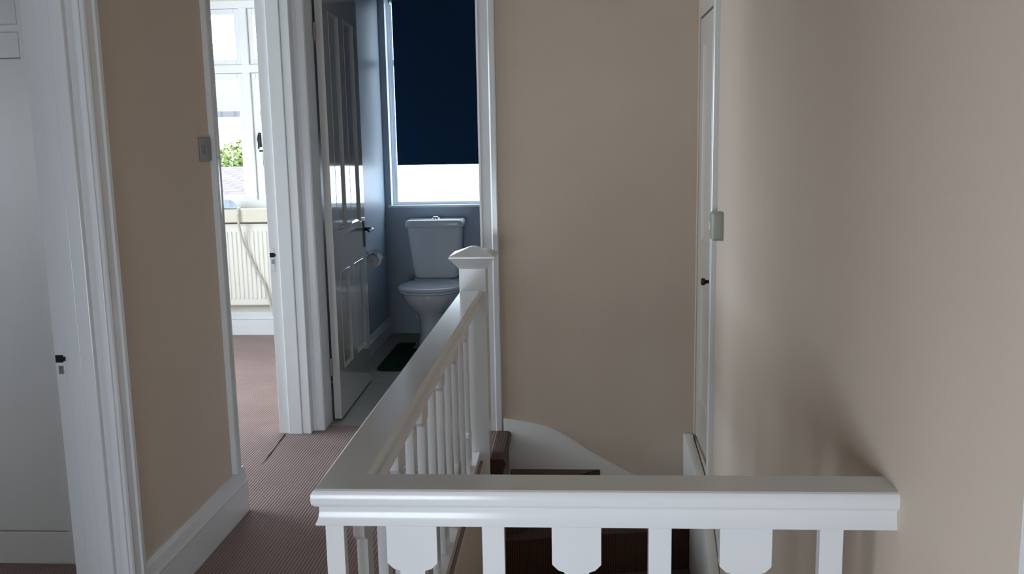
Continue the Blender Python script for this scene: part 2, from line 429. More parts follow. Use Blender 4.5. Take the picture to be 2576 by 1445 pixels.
# ------------------------------------------------------------------ panelled doors
def panel_door(parent, mat, width, height, thick, panels, at, name_leaf='leaf'):
    """leaf in local (u along width, w thickness, z); at(u,w,z) -> world.  Panels: (u0,u1,z0,z1)"""
    def bx(bm, u0, u1, w0, w1, z0, z1, bev=.002):
        t = bmesh.new(); bmesh.ops.create_cube(t, size=1)
        for v in t.verts: v.co = Vector(((v.co.x+.5)*(u1-u0)+u0, (v.co.y+.5)*(w1-w0)+w0, (v.co.z+.5)*(z1-z0)+z0))
        if bev: bmesh.ops.bevel(t, geom=list(t.edges), offset=bev, segments=2, affect='EDGES', profile=.5)
        for v in t.verts: v.co = Vector(at(*v.co))
        bmesh.ops.recalc_face_normals(t, faces=t.faces)
        me = bpy.data.meshes.new('tmp'); t.to_mesh(me); t.free(); bm.from_mesh(me); bpy.data.meshes.remove(me)
    us = sorted({0, width, *[p[0] for p in panels], *[p[1] for p in panels]})
    bm = bm_new()
    d = thick*.28
    # stiles and rails as a grid of cells around the panels
    zs = sorted({0, height, *[p[2] for p in panels], *[p[3] for p in panels]})
    def inside(u, z): return any(p[0] < u < p[1] and p[2] < z < p[3] for p in panels)
    for i in range(len(us)-1):
        run = None
        for k in range(len(zs)-1):
            solid = not inside((us[i]+us[i+1])/2, (zs[k]+zs[k+1])/2)
            if solid:
                run = (run[0] if run else zs[k], zs[k+1])
            if (not solid or k == len(zs)-2) and run:
                bx(bm, us[i], us[i+1], 0, thick, run[0], run[1], 0); run = None
    bmesh.ops.remove_doubles(bm, verts=bm.verts, dist=1e-5)
    leaf = obj(name_leaf, bm, mat, parent)
    for (u0, u1, z0, z1) in panels:
        bm = bm_new()
        bx(bm, u0, u1, d, thick-d, z0, z1, 0)
        obj('panel', bm, mat, parent)
        bm = bm_new()
        w = .020
        rings = []
        for (ins, pr) in ((-.002, .0), (-.001, -.0015), (.003, -.0015), (w*.35, d*.30), (w*.8, d*.8), (w, d+.0005)):
            rings.append([at(u0+ins, pr, z0+ins), at(u1-ins, pr, z0+ins), at(u1-ins, pr, z1-ins), at(u0+ins, pr, z1-ins)])
        add_loft(bm, rings, cap=False)
        obj('panel_moulding', bm, mat, parent)
    return leaf

# toilet door: hinged at the left lining, swung open into the toilet
HX, HY = -1.203, 4.532
t = thing('door_toilet', 'glossy white panelled door standing open into the toilet', 'door', (HX, HY, 0), kind='structure')
ang = math.radians(1.2)
def at_toilet(u, w, z):
    return (HX-w*math.cos(ang)-u*math.sin(ang), HY+u*math.cos(ang)-w*math.sin(ang), z+.012)
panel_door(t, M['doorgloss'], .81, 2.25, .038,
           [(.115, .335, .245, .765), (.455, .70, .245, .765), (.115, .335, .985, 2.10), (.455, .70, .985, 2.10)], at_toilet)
bm = bm_new()
hp = Vector(at_toilet(.765, 0, 0))
add_box(bm, hp.x-.001, hp.x+.005, hp.y-.022, hp.y+.022, .84, 1.00, .002)
plate = obj('handle_plate', bm, M['bronze'], t)
bm = bm_new()
add_tube(bm, [(hp.x, hp.y, .945), (hp.x+.045, hp.y, .945), (hp.x+.055, hp.y-.012, .946), (hp.x+.056, hp.y-.06, .948), (hp.x+.054, hp.y-.115, .942)], .009, 10, radii=[.012, .010, .010, .009, .007])
obj('handle_lever', bm, M['bronze'], plate, True)
for z in (.25, 1.95):
    bm = bm_new(); add_tube(bm, [(HX-.042, HY-.010, z), (HX-.042, HY-.010, z+.09)], .007, 10); obj('hinge', bm, M['steel'], t, True)

# cupboard door in the right wall
t = thing('door_stair_cupboard', 'white panelled cupboard door in the right wall above the stairs', 'door', (.62, 4.09, 0), kind='structure')
def at_cup(u, w, z):
    y = 3.838+u
    return (xr(y)+.004+w, y, z+.0)
panel_door(t, M['creamdoor'], .50, 1.978, .035, [(.095, .405, .20, .765), (.095, .405, .965, 1.86)], at_cup)
bm = bm_new(); add_lathe(bm, [(.016, 0), (.016, -.006), (.008, -.008), (.008, -.022), (.015, -.028), (.017, -.036), (.012, -.043), (.0, -.044)][:-1], 16, (xr(3.9)+.004, 3.905, .825), 'x')
obj('door_knob', bm, M['bronze'], t, True)
t = thing('trim_stair_cupboard', 'white frame around the cupboard door in the right wall', 'door frame', (.62, 3.8, 0), kind='structure')
bm = bm_new(); add_prism(bm, [(xr(3.80)-p, 3.832-u) for u, p in arch_prof(.085, .024)], 'z', -.30, 2.09); obj('architrave', bm, M['white'], t)
bm = bm_new(); add_prism(bm, [(xr(3.832)+.0005, 3.832), (xr(YF)+.0005, YF-.001), (xr(YF)+.05, YF-.001), (xr(3.832)+.05, 3.832)], 'z', 1.987, 2.022); obj('head', bm, M['creamdoor'], t)
bm = bm_new(); add_prism(bm, [(xr(4.345)+.0005, 4.340), (xr(YF)+.0005, YF-.001), (xr(YF)+.05, YF-.001), (xr(4.345)+.05, 4.340)], 'z', -.018, 1.987); obj('jamb', bm, M['creamdoor'], t)

# ------------------------------------------------------------------ balustrade
RC = -.444; RYC = 1.643; RT = .79; RB = .717
t = thing('balustrade', 'white stair balustrade with flat splat balusters and a newel post', 'balustrade', (RC, RYC, 0))
prof = [(-.0395, RT), (-.044, RT-.0025), (-.0475, RT-.008), (-.0485, RT-.018), (-.0475, RT-.028), (-.043, RT-.034),
        (-.0365, RT-.037), (-.0355, RT-.041), (-.0362, RT-.050), (-.0380, RT-.060), (-.0415, RT-.068), (-.0425, RT-.071), (-.0415, RB)]
prof = prof+[(-u, z) for u, z in prof[::-1]]
def rail(path, name, first_mitre, last_mitre):
    """path: two points with outward offset direction; mitre = extra run per unit offset at each end"""
    (p0, p1), nrm = path
    d = (Vector(p1)-Vector(p0)).normalized(); n = Vector(nrm)
    rings = []
    for p, k in ((p0, first_mitre), (p1, last_mitre)):
        rings.append([tuple(Vector((p[0], p[1], 0))+Vector((n.x, n.y, 0))*u+Vector((d.x, d.y, 0))*(k*u)+Vector((0, 0, z))) for u, z in prof])
    bm = bm_new(); add_loft(bm, rings)
    return obj(name, bm, M['white'], t, True, 28)
yv = Vector
# front rail: from the wall to the corner; u negative = towards the viewer
rail((((xr(RYC)-.0, RYC), (RC, RYC)), (0, 1)), 'handrail', 0, -1)
# side rail: from the corner to the newel; u negative = towards the corridor (-X)
rail((((RC, RYC), (RC+.006, 3.945)), (1, 0)), 'handrail', 1, 0)

def splat(bm, w, wide, run, cx, cy):
    """flat board baluster; run 'x' or 'y' is the direction of its width"""
    th = .024
    if wide:
        half = [(w/2, RB+.002), (w/2, .628), (w/2-.012, .616), (w*.25, .612), (w*.25, .40), (w*.25, .215), (w/2-.012, .21), (w/2, .198), (w/2, .04)]
    else:
        half = [(w/2, RB+.002), (w/2, .04)]
    pts = half+[(-u, z) for u, z in half[::-1]]
    if run == 'x':
        add_prism(bm, [(cx+u, z) for u, z in pts], 'y', cy-th/2, cy+th/2, .0012)
    else:
        add_prism(bm, [(cy+u, z) for u, z in pts], 'x', cx-th/2, cx+th/2, .0012)
k = 1.0080
fronts = [(-.455, .036, 0), (-.306, .098, 1), (-.1485, .043, 0), (.010, .094, 1), (.1675, .043, 0), (.3275, .097, 1), (.4845, .043, 0)]
for cx, w, wide in fronts:
    bm = bm_new(); splat(bm, w*k, wide, 'x', cx*k, RYC); obj('splat_baluster' if wide else 'baluster', bm, M['white'], t)
y = RYC+.155
i = 0
while y < 3.88:
    wide = i % 2 == 0
    bm = bm_new(); splat(bm, .097 if wide else .043, wide, 'y', RC+.003, y)
    obj('splat_baluster' if wide else 'baluster', bm, M['white'], t)
    y += .191; i += 1
bm = bm_new(); add_box(bm, RC-.03, xr(RYC)-.001, RYC-.03, RYC+.03, 0, .042, .003); obj('base_rail', bm, M['white'], t)
bm = bm_new(); add_box(bm, RC-.03, RC+.033, RYC+.031, 3.935, 0, .042, .003); obj('base_rail', bm, M['white'], t)
# newel
NX0, NX1, NY0, NY1 = -.486, -.368, 3.93, 4.048
bm = bm_new(); add_box(bm, NX0, NX1, NY0, NY1, -1.05, .925, .003)
newel = obj('newel_post', bm, M['white'], t)
def sq(h, z, cx=(NX0+NX1)/2+.002, cy=(NY0+NY1)/2):
    return [(cx-h, cy-h, z), (cx+h, cy-h, z), (cx+h, cy+h, z), (cx-h, cy+h, z)]
bm = bm_new()
cp = [(.0592, .888), (.0635, .890), (.066, .896), (.074, .907), (.086, .921), (.092, .929), (.094, .933), (.099, .935), (.1005, .938), (.1005, .945), (.098, .948), (.012, .982), (.004, .983)]
add_loft(bm, [sq(h, z) for h, z in cp])
obj('newel_cap', bm, M['white'], newel)

# ------------------------------------------------------------------ stairs
t = thing('staircase', 'dark brown carpeted winding stairs going down behind the balustrade', 'stairs', (.1, 3.5, -.8))
PV = (-.362, 3.96)
def wpt(a, far=True):
    """where a ray from the newel at angle a meets the far or the right wall"""
    c, s = math.cos(a), math.sin(a)
    ds = []
    if s > 1e-6: ds.append((YF-PV[1])/s)
    if c > 1e-6: ds.append((xr(4.1)-PV[0])/c)
    d = min(ds); return (PV[0]+c*d, PV[1]+s*d)
corner = (xr(YF), YF)
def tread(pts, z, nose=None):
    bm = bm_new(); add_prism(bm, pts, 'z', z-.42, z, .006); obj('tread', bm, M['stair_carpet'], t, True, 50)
# bullnosed carpet at the top edge
bm = bm_new()
rings = []
nose = [(-.048, .0015), (0, .0015), (.012, -.002), (.019, -.010), (.021, -.022), (.018, -.034), (.011, -.048), (.006, -.08), (.006, -.22), (-.048, -.22)]
add_prism(bm, [(ED-.012+u, z) for u, z in nose], 'y', 3.945, YF-.012)
obj('top_nosing', bm, M['stair_carpet'], t, True, 60)
a1, a2, a3 = math.radians(38.5), math.radians(9), math.radians(-17)
p1, p2 = wpt(a1), wpt(a2)
p3 = (xr(4), PV[1]+math.tan(a3)*(xr(4)-PV[0]))
tread([(ED, PV[1]), (ED, YF-.001), (p1[0], YF-.001), (PV[0]+.02, PV[1])], -.2)
tread([(PV[0]+.02, PV[1]), (p1[0]-.02, YF-.001), (corner[0]-.001, YF-.001), (p2[0]-.001, p2[1]), (PV[0]+.03, PV[1]-.01)], -.4)
tread([(PV[0]+.03, PV[1]-.01), (p2[0]-.001, p2[1]+.02), (p3[0]-.002, p3[1]), (PV[0]+.03, PV[1]-.05)], -.6)
yy = PV[1]-.05
zz = -.8; y1 = 3.91
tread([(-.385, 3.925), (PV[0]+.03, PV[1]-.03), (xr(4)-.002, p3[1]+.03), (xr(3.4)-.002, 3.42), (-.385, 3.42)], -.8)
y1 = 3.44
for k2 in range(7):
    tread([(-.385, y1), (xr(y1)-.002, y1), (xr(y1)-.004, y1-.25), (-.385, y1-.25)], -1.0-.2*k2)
    y1 -= .23
# wall strings
def string_poly(pts, n=6):
    return [(p.x, p.z) for p in smooth_curve([(a, 0, b) for a, b in pts], n)]
top = string_poly([(-.336, .066), (-.22, .048), (-.089, .012), (.02, -.052), (.12, -.118), (.24, -.187), (.36, -.255), (.50, -.34), (xr(YF)-.001, -.42)])
bm = bm_new(); add_prism(bm, top+[(xr(YF)-.001, -.75), (-.336, -.45)], 'y', YF-.02, YF-.001, .002)
obj('wall_string', bm, M['white2'], t, True, 30)
top = string_poly([(YF-.001, -.015), (4.33, -.006), (4.28, -.018), (4.10, -.042), (3.92, -.072), (3.74, -.16), (3.5, -.33), (2.5, -1.16), (1.75, -1.78)])
bm = bm_new(); add_prism(bm, top+[(1.75, -2.25), (3.4, -1.0), (3.9, -.85), (YF-.001, -.7)], 'x', .563, .606, .006)
obj('wall_string', bm, M['white2'], t, True, 30)

# ------------------------------------------------------------------ toilet suite
TCX = -.982
def rr(cx, cy, hx, hy, r, z, n=6):
    """rounded rectangle ring"""
    out = []
    for (sx, sy, a0) in ((1, 1, 0), (-1, 1, PI/2), (-1, -1, PI), (1, -1, 1.5*PI)):
        for k in range(n+1):
            a = a0+PI/2*k/n
            out.append((cx+sx*(hx-r)+r*math.cos(a), cy+sy*(hy-r)+r*math.sin(a), z))
    return out
def dshape(cx, yb, yf, hw, z, n=28, flat=.55, back=None):
    """plan of a pan or seat: rounded front, squarer back"""
    out = []
    cyc = yf+(yb-yf)*.52
    for k in range(n):
        a = 2*PI*k/n
        c, s = math.cos(a), math.sin(a)
        if s < 0:
            x = hw*math.copysign(abs(c)**.85, c); yv_ = cyc+(cyc-yf)*s
        else:
            bw = hw*(1-(1-(back or .86))*s**1.5)
            x = bw*math.copysign(abs(c)**.42, c); yv_ = cyc+(yb-cyc)*min(1, s**.55)
        out.append((cx+x, yv_, z))
    return out
t = thing('toilet', 'white close coupled toilet with the lid down below the window', 'toilet', (TCX, 6.3, 0))
bm = bm_new()
add_loft(bm, [dshape(TCX, 6.60, 6.20, .115, .003), dshape(TCX, 6.60, 6.19, .112, .03), dshape(TCX, 6.60, 6.19, .098, .10),
              dshape(TCX, 6.60, 6.18, .100, .19), dshape(TCX, 6.60, 6.15, .122, .25), dshape(TCX, 6.60, 6.10, .168, .30), dshape(TCX, 6.60, 6.06, .200, .35),
              dshape(TCX, 6.62, 6.045, .210, .395), dshape(TCX, 6.62, 6.05, .206, .41)])
pan = obj('pan', bm, M['ceramic'], t, True, 50)
bm = bm_new(); add_loft(bm, [rr(TCX, 6.62, .150, .10, .04, .155), rr(TCX, 6.62, .165, .105, .04, .18), rr(TCX, 6.62, .170, .11, .04, .40), rr(TCX, 6.62, .165, .10, .04, .455)])
obj('pan_shelf', bm, M['ceramic'], pan, True, 50)
bm = bm_new(); add_loft(bm, [dshape(TCX, 6.50, 6.035, .220, .411), dshape(TCX, 6.50, 6.028, .226, .417), dshape(TCX, 6.50, 6.028, .226, .426), dshape(TCX, 6.50, 6.033, .222, .431)])
obj('seat', bm, M['seat'], t, True, 50)
bm = bm_new(); add_loft(bm, [dshape(TCX, 6.50, 6.032, .222, .433), dshape(TCX, 6.50, 6.022, .229, .438), dshape(TCX, 6.50, 6.024, .228, .448), dshape(TCX, 6.495, 6.04, .216, .457), dshape(TCX, 6.47, 6.10, .17, .461)])
obj('seat_lid', bm, M['seat'], t, True, 50)
for s in (-1, 1):
    bm = bm_new(); add_tube(bm, [(TCX+s*.075-.02, 6.505, .445), (TCX+s*.075+.02, 6.505, .445)], .012, 12)
    obj('seat_hinge', bm, M['chrome'], t, True)
bm = bm_new()
add_loft(bm, [rr(TCX, 6.635, .145, .075, .04, .457), rr(TCX, 6.635, .163, .088, .04, .475), rr(TCX, 6.633, .176, .095, .04, .56),
              rr(TCX, 6.630, .190, .102, .035, .70), rr(TCX, 6.628, .200, .106, .03, .835)])
cis = obj('cistern', bm, M['ceramic'], t, True, 50)
bm = bm_new()
add_loft(bm, [rr(TCX, 6.622, .203, .110, .03, .836), rr(TCX, 6.622, .213, .118, .035, .842), rr(TCX, 6.622, .216, .120, .036, .865), rr(TCX, 6.622, .211, .115, .04, .885), rr(TCX, 6.622, .195, .10, .04, .893)])
obj('cistern_lid', bm, M['ceramic'], t, True, 50)
bm = bm_new()
add_lathe(bm, [(.034, .893), (.034, .899), (.030, .903), (.022, .904), (.021, .911), (.016, .914)], 20, (TCX+.005, 6.60, 0))
obj('flush_button', bm, M['chrome'], t, True)

# mat round the pan
bm = bm_new()
def mat_outline(ins):
    x0, x1, y0, y1 = -1.245+ins, -.62-ins, 5.575+ins, 6.36-ins
    pts = []
    for (cx, cy, a0) in ((x1-.05, y0+.05, -PI/2), (x1-.05, y1-.05, 0)):
        for k in range(6):
            a = a0+PI/2*k/5; pts.append((cx+.05*math.cos(a), cy+.05*math.sin(a)))
    r = .135+ins
    pts.append((TCX+r, y1)); 
    for k in range(13):
        a = PI*k/12; pts.append((TCX+r*math.cos(a), 6.20-r*.4*math.sin(a)))
    pts.append((TCX-r, y1))
    for (cx, cy, a0) in ((x0+.05, y1-.05, PI/2), (x0+.05, y0+.05, PI)):
        for k in range(6):
            a = a0+PI/2*k/5; pts.append((cx+.05*math.cos(a), cy+.05*math.sin(a)))
    return pts
add_prism(bm, mat_outline(0), 'z', .0025, .016, .004)
tag(obj('pedestal_mat', bm, M['mat']), 'dark green mat on the floor around the toilet pan', 'mat')

# toilet roll and holder on the left toilet wall
t = thing('toilet_roll_holder', 'small chrome toilet roll holder on the pale blue wall by the door', 'toilet roll holder', (-1.38, 6.03, .68))
bm = bm_new(); add_box(bm, -1.380, -1.374, 5.965, 6.095, .645, .735, .002); back = obj('back_plate', bm, M['chrome'], t)
bm = bm_new(); add_loft(bm, [[(-1.374, 5.96, .735), (-1.374, 6.10, .735), (-1.374, 6.10, .731), (-1.374, 5.96, .731)],
                             [(-1.33, 5.96, .733), (-1.33, 6.10, .733), (-1.33, 6.10, .730), (-1.33, 5.96, .730)],
                             [(-1.29, 5.96, .712), (-1.29, 6.10, .712), (-1.293, 6.10, .709), (-1.293, 5.96, .709)],
                             [(-1.274, 5.96, .675), (-1.274, 6.10, .675), (-1.277, 6.10, .674), (-1.277, 5.96, .674)]])
obj('cover_flap', bm, M['chrome'], t)
bm = bm_new(); add_tube(bm, [(-1.33, 5.96, .67), (-1.33, 6.10, .67)], .006, 10); obj('bar', bm, M['chrome'], t, True)
bm = bm_new(); add_lathe(bm, [(.018, 5.973), (.046, 5.973), (.048, 5.976), (.048, 6.084), (.046, 6.087), (.018, 6.087)], 24, (-1.33, 0, .662), 'y')
tag(obj('toilet_roll', bm, M['paper'], None, True), 'white toilet roll hanging under the chrome holder', 'toilet roll')

# ------------------------------------------------------------------ windows
def frame_bars(bm, x0, x1, z0, z1, y0, y1, w, bev=.004):
    add_box(bm, x0, x0+w, y0, y1, z0, z1, bev); add_box(bm, x1-w, x1, y0, y1, z0, z1, bev)
    add_box(bm, x0+w, x1-w, y0, y1, z0, z0+w, bev); add_box(bm, x0+w, x1-w, y0, y1, z1-w, z1, bev)
def pane(parent, x0, x1, z0, z1, y, mat):
    bm = bm_new(); add_box(bm, x0, x1, y-.002, y+.002, z0, z1); return obj('pane', bm, mat, parent)

# toilet window
t = thing('window_1', 'white framed toilet window with frosted glass behind the navy blind', 'window', (-.92, YE+.1, TZ0), kind='structure')
bm = bm_new(); frame_bars(bm, TX0, TX1, TZ0, TZ1, YE+.075, YE+.135, .026); add_box(bm, TX0+.026, TX0+.042, YE+.078, YE+.132, TZ0+.026, TZ1-.026, .003); obj('frame', bm, M['frame'], t)
bm = bm_new(); add_box(bm, TX0+.026, TX1-.026, YE+.08, YE+.13, 2.02, 2.065, .004); obj('transom', bm, M['frame'], t)
pane(t, TX0+.02, TX1-.02, TZ0+.02, 2.025, YE+.11, M['frosted']); pane(t, TX0+.02, TX1-.02, 2.06, TZ1-.02, YE+.11, M['frosted'])
bm = bm_new()
add_box(bm, TX0, TX0+.004, YE-.001, YE+.076, TZ0, TZ1); add_box(bm, TX1-.004, TX1, YE-.001, YE+.076, TZ0, TZ1); add_box(bm, TX0, TX1, YE-.001, YE+.076, TZ1-.004, TZ1)
obj('reveal_lining', bm, M['frame'], t)
bm = bm_new(); add_box(bm, TX0-.02, TX1+.02, YE-.018, YE+.076, TZ0-.014, TZ0+.003, .004); obj('sill', bm, M['white'], t)
# blind
t = thing('roller_blind', 'navy blue roller blind pulled most of the way down the toilet window', 'blind', (-.92, YE+.03, 2.47))
bm = bm_new(); add_lathe(bm, [(.019, -1.290), (.019, -.565)], 20, (0, YE+.012, 2.480), 'x'); obj('roller_tube', bm, M['white'], t, True)
bm = bm_new(); add_box(bm, -1.272, -.580, YE-.0085, YE-.0065, 1.298, 2.480); obj('blind_fabric', bm, M['blind'], t)
bm = bm_new(); add_box(bm, -1.272, -.580, YE-.013, YE-.002, 1.288, 1.302, .002); obj('bottom_bar', bm, M['blind'], t)
for x in (-1.298, -.562):
    bm = bm_new(); add_box(bm, x, x+.006, YE-.016, YE+.06, 2.452, TZ1-.004, .002); obj('bracket', bm, M['steel'], t)

# bedroom window: three lights with a high transom
t = thing('window_2', 'white casement window of the bedroom seen through the left doorway', 'window', (-2.4, YE+.1, BZ0), kind='structure')
bm = bm_new(); frame_bars(bm, BX0, BX1, BZ0, BZ1, YE+.06, YE+.15, .055)
obj('frame', bm, M['frame'], t)
muls = [-3.08, -2.412]
for x in muls:
    bm = bm_new(); add_box(bm, x-.030, x+.030, YE+.058, YE+.15, BZ0+.05, BZ1-.05, .005); obj('mullion', bm, M['frame'], t)
bm = bm_new(); add_box(bm, BX0+.055, BX1-.055, YE+.056, YE+.15, 1.995, 2.055, .005); obj('transom', bm, M['frame'], t)
edges = [BX0+.055]+[e for x in muls for e in (x-.030, x+.030)]+[BX1-.055]
for a, b in zip(edges[::2], edges[1::2]):
    for (z0, z1) in ((BZ0+.055, 1.995), (2.055, BZ1-.055)):
        bm = bm_new(); frame_bars(bm, a+.003, b-.003, z0+.003, z1-.003, YE+.075, YE+.125, .038); s = obj('sash', bm, M['frame'], t)
        pane(s, a+.038, b-.038, z0+.038, z1-.038, YE+.10, M['glass'])
bm = bm_new()
add_box(bm, -2.345, -2.322, YE+.060, YE+.078, 1.44, 1.55, .003)
add_tube(bm, [(-2.334, YE+.07, 1.535), (-2.334, YE+.04, 1.535), (-2.338, YE+.03, 1.50), (-2.336, YE+.03, 1.43)], .007, 8)
tag(obj('casement_fastener', bm, M['black'], t, True), 'black casement fastener')
bm = bm_new(); add_box(bm, -2.34, -2.21, YE+.050, YE+.062, 1.405, 1.420, .002)
tag(obj('casement_stay', bm, M['black'], t), 'black casement stay')
bm = bm_new()
add_box(bm, BX0, BX1, YE, YE+.062, BZ0-.004, BZ0+.004)
add_box(bm, BX0-.06, BX1+.06, YE-.135, YE+.002, .885, BZ0, .006)
tag(obj('window_board', bm, M['sill'], t), 'cream boxed window board')

# windows behind and in the near room
t = thing('window_4', 'white window of the near left room', 'window', ((AX0+AX1)/2, YN-.1, AZ0), kind='structure')
bm = bm_new(); frame_bars(bm, AX0, AX1, AZ0, AZ1, YN-.15, YN-.08, .05); obj('frame', bm, M['frame'], t)
pane(t, AX0+.045, AX1-.045, AZ0+.045, AZ1-.045, YN-.115, M['glass'])
t = thing('window_3', 'white landing window in the wall behind the viewer', 'window', ((WX0+WX1)/2, YB-.1, WZ0), kind='structure')
bm = bm_new(); frame_bars(bm, WX0, WX1, WZ0, WZ1, YB-.15, YB-.08, .05); obj('frame', bm, M['frame'], t)
pane(t, WX0+.045, WX1-.045, WZ0+.045, WZ1-.045, YB-.115, M['glass'])
for nm, lab, x, y0, y1, z0, z1 in (('added_window_bedroom', 'added side window brightening the bedroom, out of sight on the left', -4.4, SY0, SY1, SZ0, SZ1),
                                   ('added_window_landing', 'small added window brightening the right wall, low in the left landing wall behind the viewer', XLB-.02, LY0, LY1, LZ0, LZ1)):
    t = thing(nm, lab, 'window', (x+.1, (y0+y1)/2, z0), kind='structure')
    bm = bm_new()
    add_box(bm, x+.04, x+.10, y0, y0+.05, z0, z1, .004); add_box(bm, x+.04, x+.10, y1-.05, y1, z0, z1, .004)
    add_box(bm, x+.04, x+.10, y0+.05, y1-.05, z0, z0+.05, .004); add_box(bm, x+.04, x+.10, y0+.05, y1-.05, z1-.05, z1, .004)
    obj('frame', bm, M['frame'], t)
    bm = bm_new(); add_box(bm, x+.068, x+.072, y0+.045, y1-.045, z0+.045, z1-.045); obj('pane', bm, M['glass'], t)

# ------------------------------------------------------------------ bedroom: radiator, cable, cloth
t = thing('radiator', 'cream panel radiator under the bedroom window', 'radiator', (-2.7, 6.66, .24))
bm = bm_new()
x0, x1, yf, z0, z1 = -3.45, -1.95, 6.655, .245, .865
add_box(bm, x0, x1, yf, yf+.045, z0, z1, .008)
n = 44
for k in range(n):
    x = x0+.03+(x1-x0-.06)*k/(n-1)
    add_box(bm, x-.010, x+.010, yf-.006, yf+.01, z0+.05, z1-.05, .005, 1)
obj('panel', bm, M['radiator'], t)
bm = bm_new(); add_box(bm, x0+.005, x1-.005, yf-.002, yf+.075, z1-.012, z1+.006, .004); obj('top_grille', bm, M['radiator'], t)
for x in (x0+.25, x1-.25):
    bm = bm_new(); add_box(bm, x-.02, x+.02, yf+.04, YE, z0+.1, z1-.1, .002); obj('wall_bracket', bm, M['radiator'], t)
for x in (x0-.03, x1+.03):
    bm = bm_new(); add_tube(bm, [(x, yf+.025, .0), (x, yf+.025, z0+.03)], .008, 10); p = obj('pipe', bm, M['white'], t, True)
    bm = bm_new(); add_lathe(bm, [(.012, z0+.01), (.02, z0+.02), (.02, z0+.075), (.012, z0+.08)], 16, (x, yf+.025, 0)); obj('valve', bm, M['chrome'], p, True)
bm = bm_new()
pts = smooth_curve([(-2.475, 6.68, .993), (-2.468, 6.612, .993), (-2.463, 6.598, .965), (-2.462, 6.60, .86), (-2.440, 6.635, .71), (-2.370, 6.640, .53), (-2.315, 6.640, .42), (-2.285, 6.640, .325), (-2.26, 6.64, .2), (-2.20, 6.62, .03), (-2.10, 6.6, .012), (-1.9, 6.6, .012)], 8)
add_tube(bm, pts, .009, 10)
tag(obj('cable', bm, M['cable'], None, True), 'grey cable hanging from the window board across the radiator', 'cable')
bm = bm_new()
g = 12; vs = {}
rnd = random.Random(3)
for a in range(g):
    for b in range(g):
        u, v = a/(g-1), b/(g-1)
        dd = max(0, 1-((u-.5)**2+(v-.5)**2)*3.8)
        vs[a, b] = bm.verts.new((-2.66+u*.165+rnd.uniform(-.008, .008), 6.615+v*.11+rnd.uniform(-.006, .006), .990+dd*(.06+rnd.uniform(-.022, .03))))
for a in range(g-1):
    for b in range(g-1): bm.faces.new((vs[a, b], vs[a+1, b], vs[a+1, b+1], vs[a, b+1]))
o = tag(obj('cloth', bm, M['cloth'], None, True, 80), 'crumpled pale blue cloth on the bedroom window board', 'cloth')
sm = o.modifiers.new('s', 'SOLIDIFY'); sm.thickness = .004; sm.offset = 1
sd = o.modifiers.new('d', 'SUBSURF'); sd.levels = 1; sd.render_levels = 2

# ------------------------------------------------------------------ near left room: fitted wardrobe
t = thing('fitted_wardrobe', 'white fitted wardrobe seen through the near left doorway', 'wardrobe', (-2.6, 2.93, 0))
WY = 2.872
bm = bm_new(); add_box(bm, -4.2, -1.495, WY+.022, 2.998, .0, 2.60, .002); obj('carcass', bm, M['white2'], t)
bm = bm_new(); add_box(bm, -4.2, -1.495, WY+.001, WY+.024, .0, .118, .002); obj('plinth', bm, M['white2'], t)
for x0, x1 in ((-4.10, -3.33), (-3.31, -2.54), (-2.52, -1.753)):
    bm = bm_new(); add_box(bm, x0, x1+.0012, WY+.0003, WY+.0215, .124, 1.728, 0); d = obj('door', bm, M['white2'], t)
    bm = bm_new(); add_lathe(bm, [(.010, 0), (.008, -.012), (.016, -.020), (.016, -.028), (.010, -.033)], 14, (x0+.06, WY+.001, .95), 'y'); obj('knob', bm, M['white'], d, True)
    bm = bm_new(); add_box(bm, x0, x1, WY+.001, WY+.0215, 1.838, 2.50, .002); d = obj('top_door', bm, M['white2'], t)
bm = bm_new()
for x0, x1 in ((-4.2, -4.1015), (-3.3285, -3.3115), (-2.5385, -2.5215), (-1.7515, -1.495)): add_box(bm, x0, x1, WY, WY+.022, .12, 2.60, 0)
for x0, x1 in ((-4.10, -3.33), (-3.31, -2.54), (-2.52, -1.753)):
    add_box(bm, x0, x1, WY, WY+.022, 1.733, 1.812, .001); add_box(bm, x0, x1, WY, WY+.022, 2.505, 2.60, .001)
obj('face_frame', bm, M['white2'], t)

# ------------------------------------------------------------------ switches
t = thing('light_switch', 'grey light switch on the beige wall beside the bedroom doorway', 'light switch', (XL, 3.215, 1.43))
bm = bm_new(); add_box(bm, XL, XL+.009, 3.168, 3.254, 1.387, 1.473, .003); p = obj('switch_plate', bm, M['switch_grey'], t)
bm = bm_new(); add_box(bm, XL+.008, XL+.014, 3.203, 3.219, 1.415, 1.445, .002); obj('rocker', bm, M['switch_grey'], p)
t = thing('switch_box', 'small pale greenish box fixed to the right wall beside the cupboard door', 'switch box', (xr(3.66), 3.66, 1.09))
bm = bm_new(); X = xr(3.66)
rings = []
for (ins, d) in ((0, 0), (0, .036), (.003, .041), (.010, .045)):
    rings.append([(X+.001-d, y_, z_) for (y_, z_) in [(p[0], p[1]) for p in rr(3.625, 1.093, .042-ins, .056-ins, .012-min(ins, .008), 0, 5)]])
add_loft(bm, rings); b = obj('box', bm, M['box_green'], t, True, 40)
bm = bm_new(); add_box(bm, X-.050, X-.044, 3.614, 3.636, 1.078, 1.108, .002); obj('button', bm, M['white'], b)

